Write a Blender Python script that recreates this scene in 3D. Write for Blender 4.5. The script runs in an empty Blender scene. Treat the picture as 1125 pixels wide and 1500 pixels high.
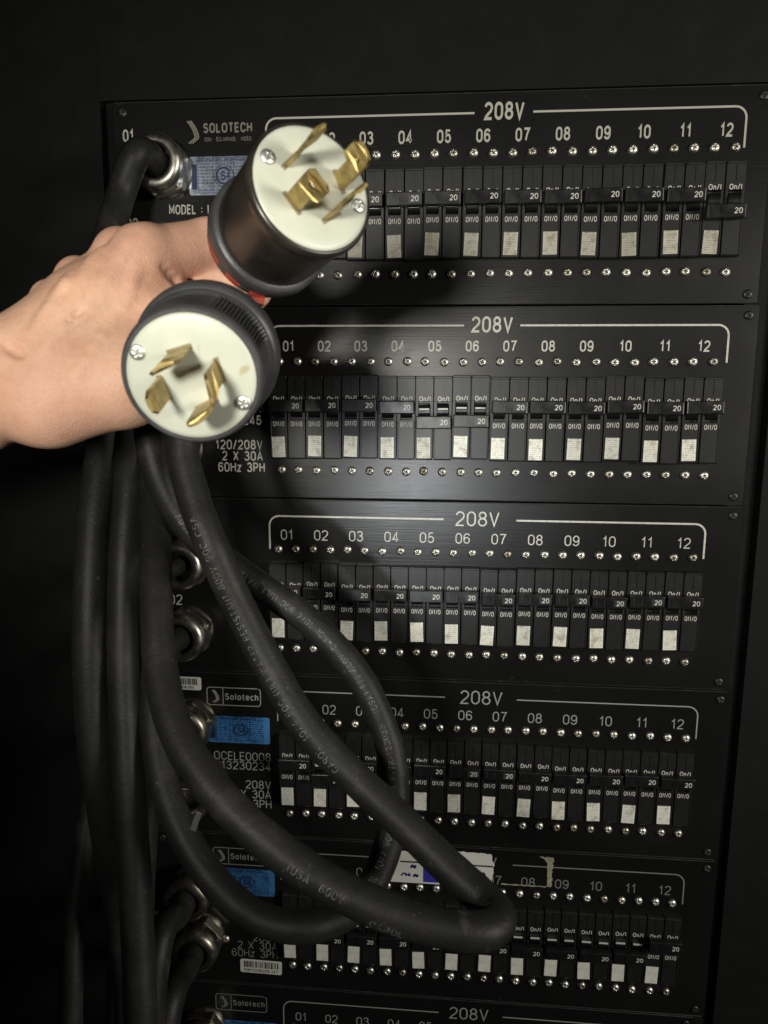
import bpy, bmesh, math, random
import numpy as np
from mathutils import Vector, Matrix
random.seed(7)
rng = np.random.default_rng(5)
C = bpy.context.scene
COL = C.collection
S = 0.017                       # one breaker pole = 17 mm

# ------------------------------------------------------------------ camera
RC = np.array([[0.9965564854686364, -0.005304656057313147, 0.08274679386243537],
               [0.01870931942282717, 0.986600805893715, -0.1620765596149061],
               [-0.08077829310608999, 0.16306658282426598, 0.9833026781865695]])
CAMP = np.array([10.0381103 - 12.5, -6.39050055, -39.53217456])
def W(a): return Vector((a[0], a[2], -a[1]))            # panel axes (u, v down, depth) -> world
cam_loc = W(CAMP) * S
cd = bpy.data.cameras.new('camera'); cam = bpy.data.objects.new('camera', cd); COL.objects.link(cam)
rx, ry, rz = W(RC[0]), -W(RC[1]), -W(RC[2])
M = Matrix((rx, ry, rz)).transposed().to_4x4(); M.translation = cam_loc
cam.matrix_world = M
cd.sensor_fit = 'VERTICAL'; cd.sensor_height = 36; cd.lens = 25.2
cd.clip_start = 0.01; cd.clip_end = 50
cd.dof.use_dof = True; cd.dof.focus_distance = 0.64; cd.dof.aperture_fstop = 13
C.camera = cam
def cp(px, py, dep):                                     # a point seen at (px, py) at a given distance in front of the lens
    v = np.array([(px - 562.5) / 1050 * dep, (py - 750) / 1050 * dep, dep])
    return W(RC.T @ v) + cam_loc
# ------------------------------------------------------------------ world, lamps, exposure
w = bpy.data.worlds.new('World'); C.world = w; w.use_nodes = True
w.node_tree.nodes['Background'].inputs[0].default_value = (0.9, 0.95, 1, 1)
w.node_tree.nodes['Background'].inputs[1].default_value = 0.008
def lamp(name, kind, loc, target, power, col, **kw):
    ld = bpy.data.lights.new(name, kind); o = bpy.data.objects.new(name, ld); COL.objects.link(o)
    o.location = loc; d = Vector(target) - Vector(loc)
    o.rotation_euler = d.to_track_quat('-Z', 'Y').to_euler()
    ld.energy = power; ld.color = col
    for k, v in kw.items(): setattr(ld, k, v)
    return o
lamp('torch', 'SPOT', (-0.20, -0.95, 0.16), (-0.10, -0.3, 0.16), 21, (1, 0.975, 0.87),
     spot_size=math.radians(76), spot_blend=1.0, shadow_soft_size=0.05)
lamp('added_glare_spot', 'SPOT', (-0.105, -0.69, -0.072), (-0.036, 0, 0.002), 6.6, (0.92, 0.97, 1.0),
     spot_size=math.radians(28), spot_blend=1.0, shadow_soft_size=0.01)  # added spot, not a second torch: makes the glare patch on the panels
lamp('room_lamp', 'AREA', (1.65, -1.15, .3), (0, 0, -0.24), 28, (1, 0.97, 0.87), shape='DISK', size=0.55)
C.view_settings.view_transform = 'Standard'; C.view_settings.look = 'None'
C.view_settings.exposure = 0; C.view_settings.gamma = 1; C.view_settings.use_curve_mapping = False
C.cycles.max_bounces = 5

# ------------------------------------------------------------------ materials
def mat(name, col, rough=0.5, metal=0.0, **kw):
    m = bpy.data.materials.new(name); m.use_nodes = True
    nt = m.node_tree; b = nt.nodes['Principled BSDF']
    b.inputs['Base Color'].default_value = (*col, 1); b.inputs['Roughness'].default_value = rough
    b.inputs['Metallic'].default_value = metal
    for k, v in kw.items(): b.inputs[k].default_value = v
    return m
def N(m, t, **kw):
    n = m.node_tree.nodes.new(t)
    for k, v in kw.items(): setattr(n, k, v)
    return n
def LK(m, a, b): m.node_tree.links.new(a, b)
def BS(m): return m.node_tree.nodes['Principled BSDF']
def noise(m, scale, detail=4, coord='Object', stretch=None, rough=0.6):
    tc = N(m, 'ShaderNodeTexCoord'); n = N(m, 'ShaderNodeTexNoise')
    n.inputs['Scale'].default_value = scale; n.inputs['Detail'].default_value = detail; n.inputs['Roughness'].default_value = rough
    if stretch:
        mp = N(m, 'ShaderNodeMapping'); mp.inputs['Scale'].default_value = stretch
        LK(m, tc.outputs[coord], mp.inputs[0]); LK(m, mp.outputs[0], n.inputs['Vector'])
    else: LK(m, tc.outputs[coord], n.inputs['Vector'])
    return n
def ramp(m, src, stops):
    r = N(m, 'ShaderNodeValToRGB')
    while len(r.color_ramp.elements) < len(stops): r.color_ramp.elements.new(0.5)
    for e, (p, c) in zip(r.color_ramp.elements, stops):
        e.position = p; e.color = (c, c, c, 1) if isinstance(c, (int, float)) else (*c, 1)
    LK(m, src, r.inputs[0]); return r
def bump(m, src, strength, dist=0.001):
    b = N(m, 'ShaderNodeBump'); b.inputs['Strength'].default_value = strength; b.inputs['Distance'].default_value = dist
    LK(m, src, b.inputs['Height']); LK(m, b.outputs[0], BS(m).inputs['Normal'])
def mottle(m, scale, stops, **kw):
    n = noise(m, scale, **kw); r = ramp(m, n.outputs['Fac'], stops); LK(m, r.outputs[0], BS(m).inputs['Base Color']); return n
def rvary(m, scale, lo, hi, **kw):
    n = noise(m, scale, **kw); r = ramp(m, n.outputs['Fac'], [(0.3, lo), (0.7, hi)]); LK(m, r.outputs[0], BS(m).inputs['Roughness'])

m_panel = mat('black_anodised_panel', (0.012, 0.012, 0.0125), 0.36, 0)
mottle(m_panel, 9, [(0.3, (0.0055, 0.0055, 0.0057)), (0.62, (0.008, 0.008, 0.008)), (0.8, (0.014, 0.0138, 0.012))], detail=8)
rvary(m_panel, 6, 0.27, 0.37, detail=6); BS(m_panel).inputs['Anisotropic'].default_value = .3; BS(m_panel).inputs['Specular IOR Level'].default_value = .42
def scuffs(m, scale, stretch, thr, col, rot=0.0):
    """thin pale scratches over whatever colour the material has"""
    src = BS(m).inputs['Base Color'].links[0].from_socket
    tc = N(m, 'ShaderNodeTexCoord'); mp = N(m, 'ShaderNodeMapping'); mp.inputs['Scale'].default_value = stretch; mp.inputs['Rotation'].default_value = (0, rot, 0)
    n = N(m, 'ShaderNodeTexNoise'); n.inputs['Scale'].default_value = scale; n.inputs['Detail'].default_value = 3; LK(m, tc.outputs['Object'], mp.inputs[0]); LK(m, mp.outputs[0], n.inputs['Vector'])
    r = ramp(m, n.outputs['Fac'], [(thr, 0.0), (thr + .05, 1.0)]); mx = N(m, 'ShaderNodeMix', data_type='RGBA'); LK(m, r.outputs[0], mx.inputs[0]); LK(m, src, mx.inputs[6]); mx.inputs[7].default_value = (*col, 1)
    LK(m, mx.outputs[2], BS(m).inputs['Base Color'])
scuffs(m_panel, 30, (1, 1, 14), .73, (.045, .045, .043), .5); scuffs(m_panel, 26, (1, 1, 12), .74, (.04, .04, .036), -.9); scuffs(m_panel, 55, (1, 1, 1), .74, (.035, .033, .028))
_n = noise(m_panel, 60, 5, stretch=(0.25, 6, 14)); bump(m_panel, _n.outputs['Fac'], 0.16, 0.0006)
m_edge = mat('worn_panel_edge', (0.03, 0.03, 0.03), 0.5, 0)
_n = mottle(m_edge, 140, [(0.5, 0.013), (0.68, 0.03), (0.78, 0.28)], detail=6, stretch=(0.6, 1, 1))
m_plastic = mat('black_breaker_plastic', (0.016, 0.016, 0.017), 0.42)
mottle(m_plastic, 70, [(0.35, 0.008), (0.6, (0.013, 0.013, 0.0135)), (0.8, (0.026, 0.025, 0.021))], detail=6)
m_handle = mat('black_handle_plastic', (0.008, 0.008, 0.0085), 0.3)
rvary(m_handle, 90, 0.25, 0.45)
m_ledge = mat('pale_lit_ledge', (0.3, 0.3, 0.29), 0.35)  # pale grey stands in for light caught by the toggle's top edge
m_worn = mat('rubbed_handle_plastic', (0.035, 0.036, 0.042), 0.35)
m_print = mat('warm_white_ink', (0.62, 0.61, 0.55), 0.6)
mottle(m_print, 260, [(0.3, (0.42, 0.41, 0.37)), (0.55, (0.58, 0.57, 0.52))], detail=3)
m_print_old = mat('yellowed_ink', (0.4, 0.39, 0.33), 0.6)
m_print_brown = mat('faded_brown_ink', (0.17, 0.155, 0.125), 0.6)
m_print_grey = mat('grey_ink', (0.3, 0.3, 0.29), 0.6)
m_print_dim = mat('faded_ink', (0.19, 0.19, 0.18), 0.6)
m_paper = mat('label_paper', (0.62, 0.6, 0.52), 0.75)
def worn(m, src):
    """every sticker a little different: its own greyness, grime and smudges"""
    oi = N(m, 'ShaderNodeObjectInfo'); tc = N(m, 'ShaderNodeTexCoord'); ad = N(m, 'ShaderNodeVectorMath', operation='ADD')
    sc = N(m, 'ShaderNodeVectorMath', operation='SCALE'); sc.inputs[3].default_value = 1.0; LK(m, oi.outputs['Location'], sc.inputs[0])
    LK(m, tc.outputs['Object'], ad.inputs[0]); LK(m, sc.outputs[0], ad.inputs[1])
    n = N(m, 'ShaderNodeTexNoise'); n.inputs['Scale'].default_value = 130; n.inputs['Detail'].default_value = 6; LK(m, ad.outputs[0], n.inputs['Vector'])
    r = ramp(m, n.outputs['Fac'], [(0.32, (.62, .60, .54)), (0.5, (1, 1, 1))])
    mr = N(m, 'ShaderNodeMapRange'); mr.inputs[3].default_value = .72; mr.inputs[4].default_value = 1.04; LK(m, oi.outputs['Random'], mr.inputs[0])
    a = N(m, 'ShaderNodeMix', data_type='RGBA', blend_type='MULTIPLY'); a.inputs[0].default_value = 1; LK(m, src, a.inputs[6]); LK(m, r.outputs[0], a.inputs[7])
    b = N(m, 'ShaderNodeMix', data_type='RGBA', blend_type='MULTIPLY'); b.inputs[0].default_value = 1; LK(m, a.outputs[2], b.inputs[6]); LK(m, mr.outputs[0], b.inputs[7])
    LK(m, b.outputs[2], BS(m).inputs['Base Color'])
def lines_on(m, cols, ink, rows=11, cells=26, thr=0.5):
    """rows of tiny printing on a sticker, in its own coordinates"""
    tc = N(m, 'ShaderNodeTexCoord'); sp = N(m, 'ShaderNodeSeparateXYZ'); LK(m, tc.outputs['Generated'], sp.inputs[0])
    a = N(m, 'ShaderNodeMath', operation='MULTIPLY'); a.inputs[1].default_value = rows; LK(m, sp.outputs['Z'], a.inputs[0])
    fr = N(m, 'ShaderNodeMath', operation='FRACT'); LK(m, a.outputs[0], fr.inputs[0])
    row = N(m, 'ShaderNodeMath', operation='GREATER_THAN'); row.inputs[1].default_value = 0.45; LK(m, fr.outputs[0], row.inputs[0])
    fl = N(m, 'ShaderNodeMath', operation='FLOOR'); LK(m, a.outputs[0], fl.inputs[0])
    cx = N(m, 'ShaderNodeCombineXYZ')
    b = N(m, 'ShaderNodeMath', operation='MULTIPLY'); b.inputs[1].default_value = cells; LK(m, sp.outputs['X'], b.inputs[0])
    LK(m, b.outputs[0], cx.inputs[0])
    c7 = N(m, 'ShaderNodeMath', operation='MULTIPLY'); c7.inputs[1].default_value = 7.3; LK(m, fl.outputs[0], c7.inputs[0]); LK(m, c7.outputs[0], cx.inputs[1])
    n = N(m, 'ShaderNodeTexNoise'); n.inputs['Scale'].default_value = 1.0; n.inputs['Detail'].default_value = 2; LK(m, cx.outputs[0], n.inputs['Vector'])
    gt = N(m, 'ShaderNodeMath', operation='GREATER_THAN'); gt.inputs[1].default_value = thr; LK(m, n.outputs['Fac'], gt.inputs[0])
    mu = N(m, 'ShaderNodeMath', operation='MULTIPLY'); LK(m, row.outputs[0], mu.inputs[0]); LK(m, gt.outputs[0], mu.inputs[1])
    ed = N(m, 'ShaderNodeMath', operation='COMPARE'); ed.inputs[1].default_value = 0.5; ed.inputs[2].default_value = 0.4; LK(m, sp.outputs['X'], ed.inputs[0])
    mu2 = N(m, 'ShaderNodeMath', operation='MULTIPLY'); LK(m, mu.outputs[0], mu2.inputs[0]); LK(m, ed.outputs[0], mu2.inputs[1])
    mx = N(m, 'ShaderNodeMix', data_type='RGBA'); LK(m, mu2.outputs[0], mx.inputs[0])
    mx.inputs[6].default_value = (*cols, 1); mx.inputs[7].default_value = (*ink, 1)
    worn(m, mx.outputs[2])
lines_on(m_paper, (0.8, 0.79, 0.71), (0.5, 0.49, 0.44), 10, 16, 0.5)
m_paper_old = mat('yellowed_label_paper', (0.5, .48, .41), .75)
lines_on(m_paper_old, (0.5, 0.475, 0.4), (0.3, 0.28, 0.23), 10, 16, 0.5)
m_paper_blank = mat('blank_label_paper', (0.55, 0.54, 0.47), 0.75)
mottle(m_paper_blank, 120, [(0.35, (0.55, 0.54, 0.48)), (0.6, (0.7, 0.69, 0.62))])
m_blue = mat('blue_sticker', (0.05, 0.17, 0.42), 0.32)
lines_on(m_blue, (0.055, 0.19, 0.45), (0.02, 0.07, 0.2), 12, 60, 0.46)
m_blue_dull = mat('glossy_silver_blue_sticker', (0.22, 0.26, 0.4), 0.22, 0.5)
lines_on(m_blue_dull, (0.42, 0.47, 0.56), (0.2, 0.26, 0.4), 12, 60, 0.46)
m_blueink = mat('dark_blue_ink', (0.008, 0.02, 0.07), 0.5)
m_white = mat('white_sticker', (0.6, 0.6, 0.56), 0.6)
m_black = mat('black_ink', (0.01, 0.01, 0.01), 0.6)
m_pen = mat('blue_marker_ink', (0.03, 0.03, 0.28), 0.5)
m_yellow = mat('yellowed_tape_residue', (0.42, 0.41, 0.27), 0.6)
mottle(m_yellow, 150, [(0.3, (0.19, 0.185, 0.11)), (0.65, (0.36, 0.355, 0.24))])
m_nickel = mat('nickel_screw', (0.7, 0.67, 0.59), 0.36, 1.0); rvary(m_nickel, 300, 0.34, 0.5)
_oi = N(m_nickel, 'ShaderNodeObjectInfo'); _r = ramp(m_nickel, _oi.outputs['Random'], [(0.0, (.34, .31, .25)), (0.35, (.62, .59, .52)), (1.0, (.76, .74, .68))]); LK(m_nickel, _r.outputs[0], BS(m_nickel).inputs['Base Color'])
m_recess = mat('dark_recess', (0.03, 0.028, 0.024), 0.6, 0.5)  # darker tone for the screw cross recesses
m_blackscrew = mat('black_screw', (0.02, 0.02, 0.02), 0.38, 0.3)
m_gland = mat('nickel_plated_gland', (0.42, 0.40, 0.36), 0.33, 1.0)
mottle(m_gland, 90, [(0.35, (0.3, 0.28, 0.25)), (0.65, (0.5, 0.48, 0.43))]); rvary(m_gland, 120, 0.28, 0.48)
m_brassgland = mat('brassy_gland', (0.27, 0.25, 0.2), 0.4, 1.0); rvary(m_brassgland, 120, 0.28, 0.48)
m_cable = mat('black_rubber_cable', (0.022, 0.0215, 0.02), 0.5, **{'Specular IOR Level': .22})
mottle(m_cable, 26, [(0.3, (0.007, 0.007, 0.0067)), (0.55, (0.0145, 0.0143, 0.0135)), (0.75, (0.036, 0.034, 0.031))], detail=9, rough=0.7)
scuffs(m_cable, 45, (1, 1, .35), .68, (.034, .032, .029)); scuffs(m_cable, 240, (1, 1, .6), .7, (.045, .043, .038))
_n = noise(m_cable, 420, 5); bump(m_cable, _n.outputs['Fac'], 0.35, 0.0008)
m_cableink = mat('worn_cable_print', (0.16, 0.16, 0.15), 0.7)
_n = mottle(m_cableink, 500, [(0.42, (0.025, 0.025, 0.024)), (0.6, (0.12, 0.12, 0.11))], detail=3)
m_case = mat('black_case', (0.006, 0.006, 0.0065), 0.7, **{'Specular IOR Level': .2})
mottle(m_case, 40, [(0.35, 0.0025), (0.6, 0.0045), (0.76, 0.008), (0.83, 0.02)], detail=10, rough=0.7)
m_nylon = mat('ivory_nylon_face', (0.78, 0.78, 0.66), 0.38)
mottle(m_nylon, 55, [(0.3, (0.47, 0.485, 0.4)), (0.6, (0.52, 0.535, 0.455))], detail=6)
scuffs(m_nylon, 70, (1, 1, 1), .68, (.42, .38, .26)); scuffs(m_nylon, 260, (1, 1, .3), .71, (.4, .37, .28), .6)
BS(m_nylon).inputs['Subsurface Weight'].default_value = 0.25
BS(m_nylon).inputs['Subsurface Radius'].default_value = (1, 0.9, 0.6); BS(m_nylon).inputs['Subsurface Scale'].default_value = 0.003
m_shell = mat('charcoal_nylon_shell', (0.03, 0.03, 0.031), 0.42)
mottle(m_shell, 60, [(0.35, (0.035, 0.035, 0.036)), (0.6, (0.05, 0.05, 0.052)), (0.8, (0.075, 0.075, 0.074))], detail=8)
scuffs(m_shell, 90, (1, .4, 1), .7, (.11, .11, .105))
_n = noise(m_shell, 900, 3); bump(m_shell, _n.outputs['Fac'], 0.25, 0.0004)
m_smoke = mat('smoky_brown_shell', (0.03, 0.023, 0.019), 0.3)
mottle(m_smoke, 40, [(0.35, (0.012, 0.0105, 0.009)), (0.65, (0.032, 0.026, 0.021))], detail=6)
m_brass = mat('brass_blade', (0.58, 0.42, 0.15), 0.34, 1.0)
mottle(m_brass, 160, [(0.3, (0.26, 0.19, 0.08)), (0.55, (0.5, 0.38, 0.16)), (0.8, (0.62, 0.5, 0.25))], detail=6); rvary(m_brass, 200, 0.36, 0.58)
m_red = mat('red_nylon_clamp', (0.42, 0.05, 0.03), 0.45)
m_facescrew = mat('zinc_face_screw', (0.72, 0.73, 0.68), 0.45, .9); m_facerecess = mat('zinc_screw_cross', (0.3, 0.3, 0.27), 0.5, .6)
m_slot = mat('brown_slot_shade', (0.2, 0.17, 0.1), 0.7)  # brown tone painted in for shade round the blade roots
m_tie = mat('grey_tie_end', (0.05, 0.05, 0.05), 0.5)

# ------------------------------------------------------------------ mesh helpers
class MB:
    def __init__(s): s.v = []; s.f = []; s.m = []; s.sm = []
    def add(s, vs, fs, mi=0, smooth=False):
        o = len(s.v); s.v += [tuple(x) for x in vs]
        for f in fs: s.f.append(tuple(i + o for i in f)); s.m.append(mi); s.sm.append(smooth)
    def bm(s, b, mi=0, smooth=False):
        b.verts.index_update(); s.add([v.co[:] for v in b.verts], [[v.index for v in f.verts] for f in b.faces], mi, smooth); b.free()
    def box(s, x0, x1, y0, y1, z0, z1, mi=0, bev=0.0, seg=1):
        b = bmesh.new(); bmesh.ops.create_cube(b, size=1)
        for v in b.verts:
            v.co = Vector((x0 if v.co.x < 0 else x1, y0 if v.co.y < 0 else y1, z0 if v.co.z < 0 else z1))
        if bev: bmesh.ops.bevel(b, geom=b.edges[:], offset=bev, segments=seg, affect='EDGES', profile=0.5)
        s.bm(b, mi)
    def mesh(s, name, mats):
        me = bpy.data.meshes.new(name); me.from_pydata(s.v, [], s.f)
        for m in mats: me.materials.append(m)
        me.polygons.foreach_set('material_index', s.m); me.polygons.foreach_set('use_smooth', s.sm)
        me.update(); return me
def link(name, me, parent=None, loc=(0, 0, 0), rot=(0, 0, 0)):
    o = bpy.data.objects.new(name, me); COL.objects.link(o); o.parent = parent; o.location = loc; o.rotation_euler = rot; return o
def thing(name, label, cat, loc=(0, 0, 0), group=None, me=None):
    o = link(name, me, None, loc); o['label'] = label; o['category'] = cat
    if group: o['group'] = group
    return o
def lathe(mb, prof, mi=0, seg=64, smooth=True, axis='y', cap=True, rfun=None):
    """profile of (position along axis, radius); axis y"""
    vs = []; fs = []
    for (t, r) in prof:
        for k in range(seg):
            a = 2 * math.pi * k / seg; q = r * (rfun(t, a) if rfun else 1)
            vs.append((q * math.cos(a), t, q * math.sin(a)))
    for i in range(len(prof) - 1):
        for k in range(seg):
            k2 = (k + 1) % seg; fs.append((i * seg + k, i * seg + k2, (i + 1) * seg + k2, (i + 1) * seg + k))
    if cap: fs.append(tuple(range(seg))[::-1]); fs.append(tuple((len(prof) - 1) * seg + k for k in range(seg)))
    mb.add(vs, fs, mi, smooth)
# ---- lettering: plain stroke letters, capitals one unit high
def _arc(cx, cy, rx, ry, a0, a1, n=9):
    return [(cx + rx * math.cos(math.radians(a0 + (a1 - a0) * k / n)), cy + ry * math.sin(math.radians(a0 + (a1 - a0) * k / n))) for k in range(n + 1)]
def _stad(w, y0, y1, r): return _arc(w / 2, y1 - r, w / 2, r, 0, 180) + _arc(w / 2, y0 + r, w / 2, r, 180, 360)
_o = _stad(.5, 0, 1, .3)
GL = {
 '0': (.5, [(_o, 1)]), '1': (.34, [([(.02, .76), (.13, .82), (.24, 1), (.24, 0)], 0)]),
 '2': (.5, [(_arc(.25, .73, .25, .27, 170, -15) + [(.42, .50), (.08, .16), (.0, 0), (.5, 0)], 0)]),
 '3': (.5, [(_arc(.24, .76, .22, .24, 165, -60) + [(.2, .53)], 0), ([(.2, .53)] + _arc(.24, .27, .26, .27, 70, -165), 0)]),
 '4': (.52, [([(.52, .25), (.0, .25), (.36, 1), (.36, 0)], 0)]),
 '5': (.5, [([(.46, 1), (.1, 1), (.05, .5)] + _arc(.25, .32, .25, .32, 130, -165), 0)]),
 '6': (.5, [(_arc(.25, .31, .25, .31, 0, 360), 1), ([(.003, .34)] + _arc(.27, .64, .27, .36, 190, 30), 0)]),
 '7': (.5, [([(0, 1), (.5, 1), (.3, .55), (.18, 0)], 0)]),
 '8': (.5, [(_arc(.25, .77, .21, .23, -90, 270, 14), 1), (_arc(.25, .27, .25, .27, -270, 90, 14), 1)]),
 '9': (.5, [(_arc(.25, .69, .25, .31, 0, 360), 1), ([(.497, .66)] + _arc(.23, .36, .27, .36, 10, -150), 0)]),
 'A': (.58, [([(0, 0), (.29, 1), (.58, 0)], 0), ([(.1, .32), (.48, .32)], 0)]),
 'C': (.54, [(_arc(.28, .68, .27, .32, 10, 180) + _arc(.28, .32, .27, .32, 180, 350), 0)]),
 'D': (.54, [([(.2, 0), (0, 0), (0, 1), (.2, 1)] + _arc(.22, .68, .32, .32, 90, 0) + _arc(.22, .32, .32, .32, 0, -80), 0)]),
 'E': (.44, [([(.44, 1), (0, 1), (0, 0), (.44, 0)], 0), ([(0.02, .52), (.4, .52)], 0)]),
 'F': (.42, [([(.42, 1), (0, 1), (0, 0)], 0), ([(0.02, .5), (.38, .5)], 0)]),
 'G': (.56, [(_arc(.28, .68, .28, .32, 10, 180) + _arc(.28, .32, .28, .32, 180, 350) + [(.56, .48), (.32, .48)], 0)]),
 'H': (.52, [([(0, 0), (0, 1)], 0), ([(.52, 0), (.52, 1)], 0), ([(.02, .52), (.5, .52)], 0)]),
 'I': (.1, [([(.05, 0), (.05, 1)], 0)]),
 'K': (.52, [([(0, 0), (0, 1)], 0), ([(.5, 1), (.03, .42)], 0), ([(.2, .6), (.52, 0)], 0)]),
 'L': (.42, [([(0, 1), (0, 0), (.42, 0)], 0)]),
 'M': (.64, [([(0, 0), (0, 1), (.32, .25), (.64, 1), (.64, 0)], 0)]),
 'N': (.54, [([(0, 0), (0, 1), (.54, 0), (.54, 1)], 0)]),
 'O': (.58, [(_stad(.58, 0, 1, .34), 1)]),
 'P': (.48, [([(0, 0), (0, 1), (.22, 1)] + _arc(.22, .73, .26, .27, 80, -90) + [(.02, .46)], 0)]),
 'R': (.5, [([(0, 0), (0, 1), (.22, 1)] + _arc(.22, .74, .26, .26, 80, -90) + [(.02, .48)], 0), ([(.26, .47), (.5, 0)], 0)]),
 'S': (.5, [(_arc(.25, .75, .23, .25, 20, 230) + _arc(.25, .27, .25, .27, 60, -160), 0)]),
 'T': (.5, [([(0, 1), (.5, 1)], 0), ([(.25, .98), (.25, 0)], 0)]),
 'U': (.52, [([(0, 1)] + _arc(.26, .28, .26, .28, 180, 360) + [(.52, 1)], 0)]),
 'V': (.56, [([(0, 1), (.28, 0), (.56, 1)], 0)]), 'W': (.8, [([(0, 1), (.2, 0), (.4, 1), (.6, 0), (.8, 1)], 0)]),
 'X': (.54, [([(0, 0), (.54, 1)], 0), ([(0, 1), (.54, 0)], 0)]),
 'n': (.38, [([(0, 0), (0, .7)], 0), ([(0, .45)] + _arc(.19, .5, .19, .2, 150, 0) + [(.38, 0)], 0)]),
 'f': (.26, [([(.09, 0), (.09, .8)] + _arc(.24, .82, .15, .18, 180, 90), 0), ([(0, .68), (.26, .68)], 0)]),
 'z': (.38, [([(0, .7), (.38, .7), (0, 0), (.38, 0)], 0)]),
 'o': (.44, [(_arc(.22, .36, .22, .36, 0, 360, 16), 1)]), 'l': (.1, [([(.05, 0), (.05, 1)], 0)]),
 't': (.26, [([(.1, .95)] + _arc(.25, .15, .15, .15, 180, 270), 0), ([(0, .7), (.26, .7)], 0)]),
 'e': (.44, [([(.02, .38), (.43, .38)] + _arc(.22, .36, .22, .36, 5, 320, 12), 0)]),
 'c': (.4, [(_arc(.22, .36, .22, .36, 45, 315, 12), 0)]),
 'h': (.38, [([(0, 0), (0, 1)], 0), ([(0, .45)] + _arc(.19, .5, .19, .2, 150, 0) + [(.38, 0)], 0)]),
 '/': (.34, [([(0, -.05), (.34, 1.05)], 0)]), ':': (.1, [([(.05, .12), (.05, .24)], 0), ([(.05, .56), (.05, .68)], 0)]),
 '(': (.2, [(_arc(.3, .5, .28, .65, 125, 235), 0)]), ')': (.2, [(_arc(-.1, .5, .28, .65, 55, -55), 0)]),
 '-': (.3, [([(.02, .4), (.28, .4)], 0)]), '·': (.14, [([(.02, .45), (.12, .45)], 0)]), ' ': (.3, []),
}
GL['É'] = (GL['E'][0], GL['E'][1] + [([(.16, 1.14), (.3, 1.3)], 0)])
def ribbon(pts, w, closed=False):
    """flat mitred band along 2D points"""
    P = [Vector(p) for p in pts]
    if closed and (P[0] - P[-1]).length < 1e-6: P = P[:-1]
    Q = [P[0]]
    for p in P[1:]:
        if (p - Q[-1]).length > 1e-5: Q.append(p)
    P = Q; n = len(P); vs = []
    for i in range(n):
        a = P[i - 1] if (closed or i) else None; b = P[(i + 1) % n] if (closed or i < n - 1) else None
        d1 = (P[i] - a).normalized() if a is not None else None; d2 = (b - P[i]).normalized() if b is not None else None
        d1 = d1 or d2; d2 = d2 or d1
        n1 = Vector((-d1.y, d1.x)); n2 = Vector((-d2.y, d2.x)); m = n1 + n2
        m = m.normalized() if m.length > 1e-6 else n1
        k = w / 2 / max(.42, m.dot(n1)); vs += [tuple(P[i] + m * k), tuple(P[i] - m * k)]
    fs = [(2 * i, 2 * i + 1, 2 * ((i + 1) % n) + 1, 2 * ((i + 1) % n)) for i in range(n if closed else n - 1)]
    return vs, fs
_txt = {}
def text_mesh(body, t=.13, space=1.0):
    """x, y and a hair of height per stroke, so that crossing strokes do not share a plane"""
    key = (body, t, space)
    if key in _txt: return _txt[key]
    V = []; F = []; x = 0.0
    for ch in body:
        w_, strokes = GL[ch]
        for j, (pts, cl) in enumerate(strokes):
            q = [(x + t / 2 + px, t / 2 + py * (1 - t)) for px, py in pts]
            v, f = ribbon(q, t, bool(cl)); o = len(V)
            V += [(a, b, j) for a, b in v]; F += [tuple(i + o for i in ff) for ff in f]
        x += w_ + t + .13 * space
    _txt[key] = (np.array(V), F); return _txt[key]
def text_w(body, cap, xs, bold=.13, space=1.0): return text_mesh(body, bold, space)[0][:, 0].max() * cap * xs
def add_text(mb, body, x, z, y, cap, mi, align='C', xs=1.0, bold=.13, space=1.0, rot=0.0):
    """in the x-z plane at depth y; z is the middle of the capitals; metres"""
    v, f = text_mesh(body, bold, space); wd = v[:, 0].max() * cap * xs
    ox = {'C': -wd / 2, 'L': 0, 'R': -wd}[align]
    a = v[:, 0] * cap * xs + ox; b = v[:, 1] * cap - cap / 2
    mb.add([(x + p * math.cos(rot) - q * math.sin(rot), y - j * 6e-6, z + p * math.sin(rot) + q * math.cos(rot)) for p, q, j in zip(a, b, v[:, 2])], f, mi)

# ------------------------------------------------------------------ the rack the panels sit in
H = 10.4956; V0 = -21.5145
U = lambda u: (u - 12.5) * S
Zv = lambda v: -v * S
rack = thing('equipment_rack', 'black equipment rack framing the stacked breaker panels', 'rack', (0, 0, Zv(45)))
def rackpart(name, x0, x1, y0, y1, z0, z1, bev=0.002):
    mb = MB(); mb.box(x0, x1, y0, y1, z0 - Zv(45), z1 - Zv(45), 0, bev); return link(name, mb.mesh(name, [m_case]), rack)
rackpart('side_wall', U(-24), U(-8.6), 0.006, 0.03, Zv(45), Zv(-40), 0)
rackpart('side_wall', U(27.2), U(42), 0.006, 0.03, Zv(45), Zv(-40), 0)
rackpart('mounting_rail', U(-8.5), U(-7.0), 0.012, 0.022, Zv(45), Zv(-40))
rackpart('mounting_rail', U(25.5), U(27.1), 0.012, 0.022, Zv(45), Zv(-40))
rackpart('top_cover', U(-8.59), U(27.19), 0.006, 0.02, Zv(-21.7), Zv(-40), 0)
rackpart('back_board', U(-8.5), U(27.1), 0.09, 0.10, Zv(45), Zv(-40))

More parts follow.
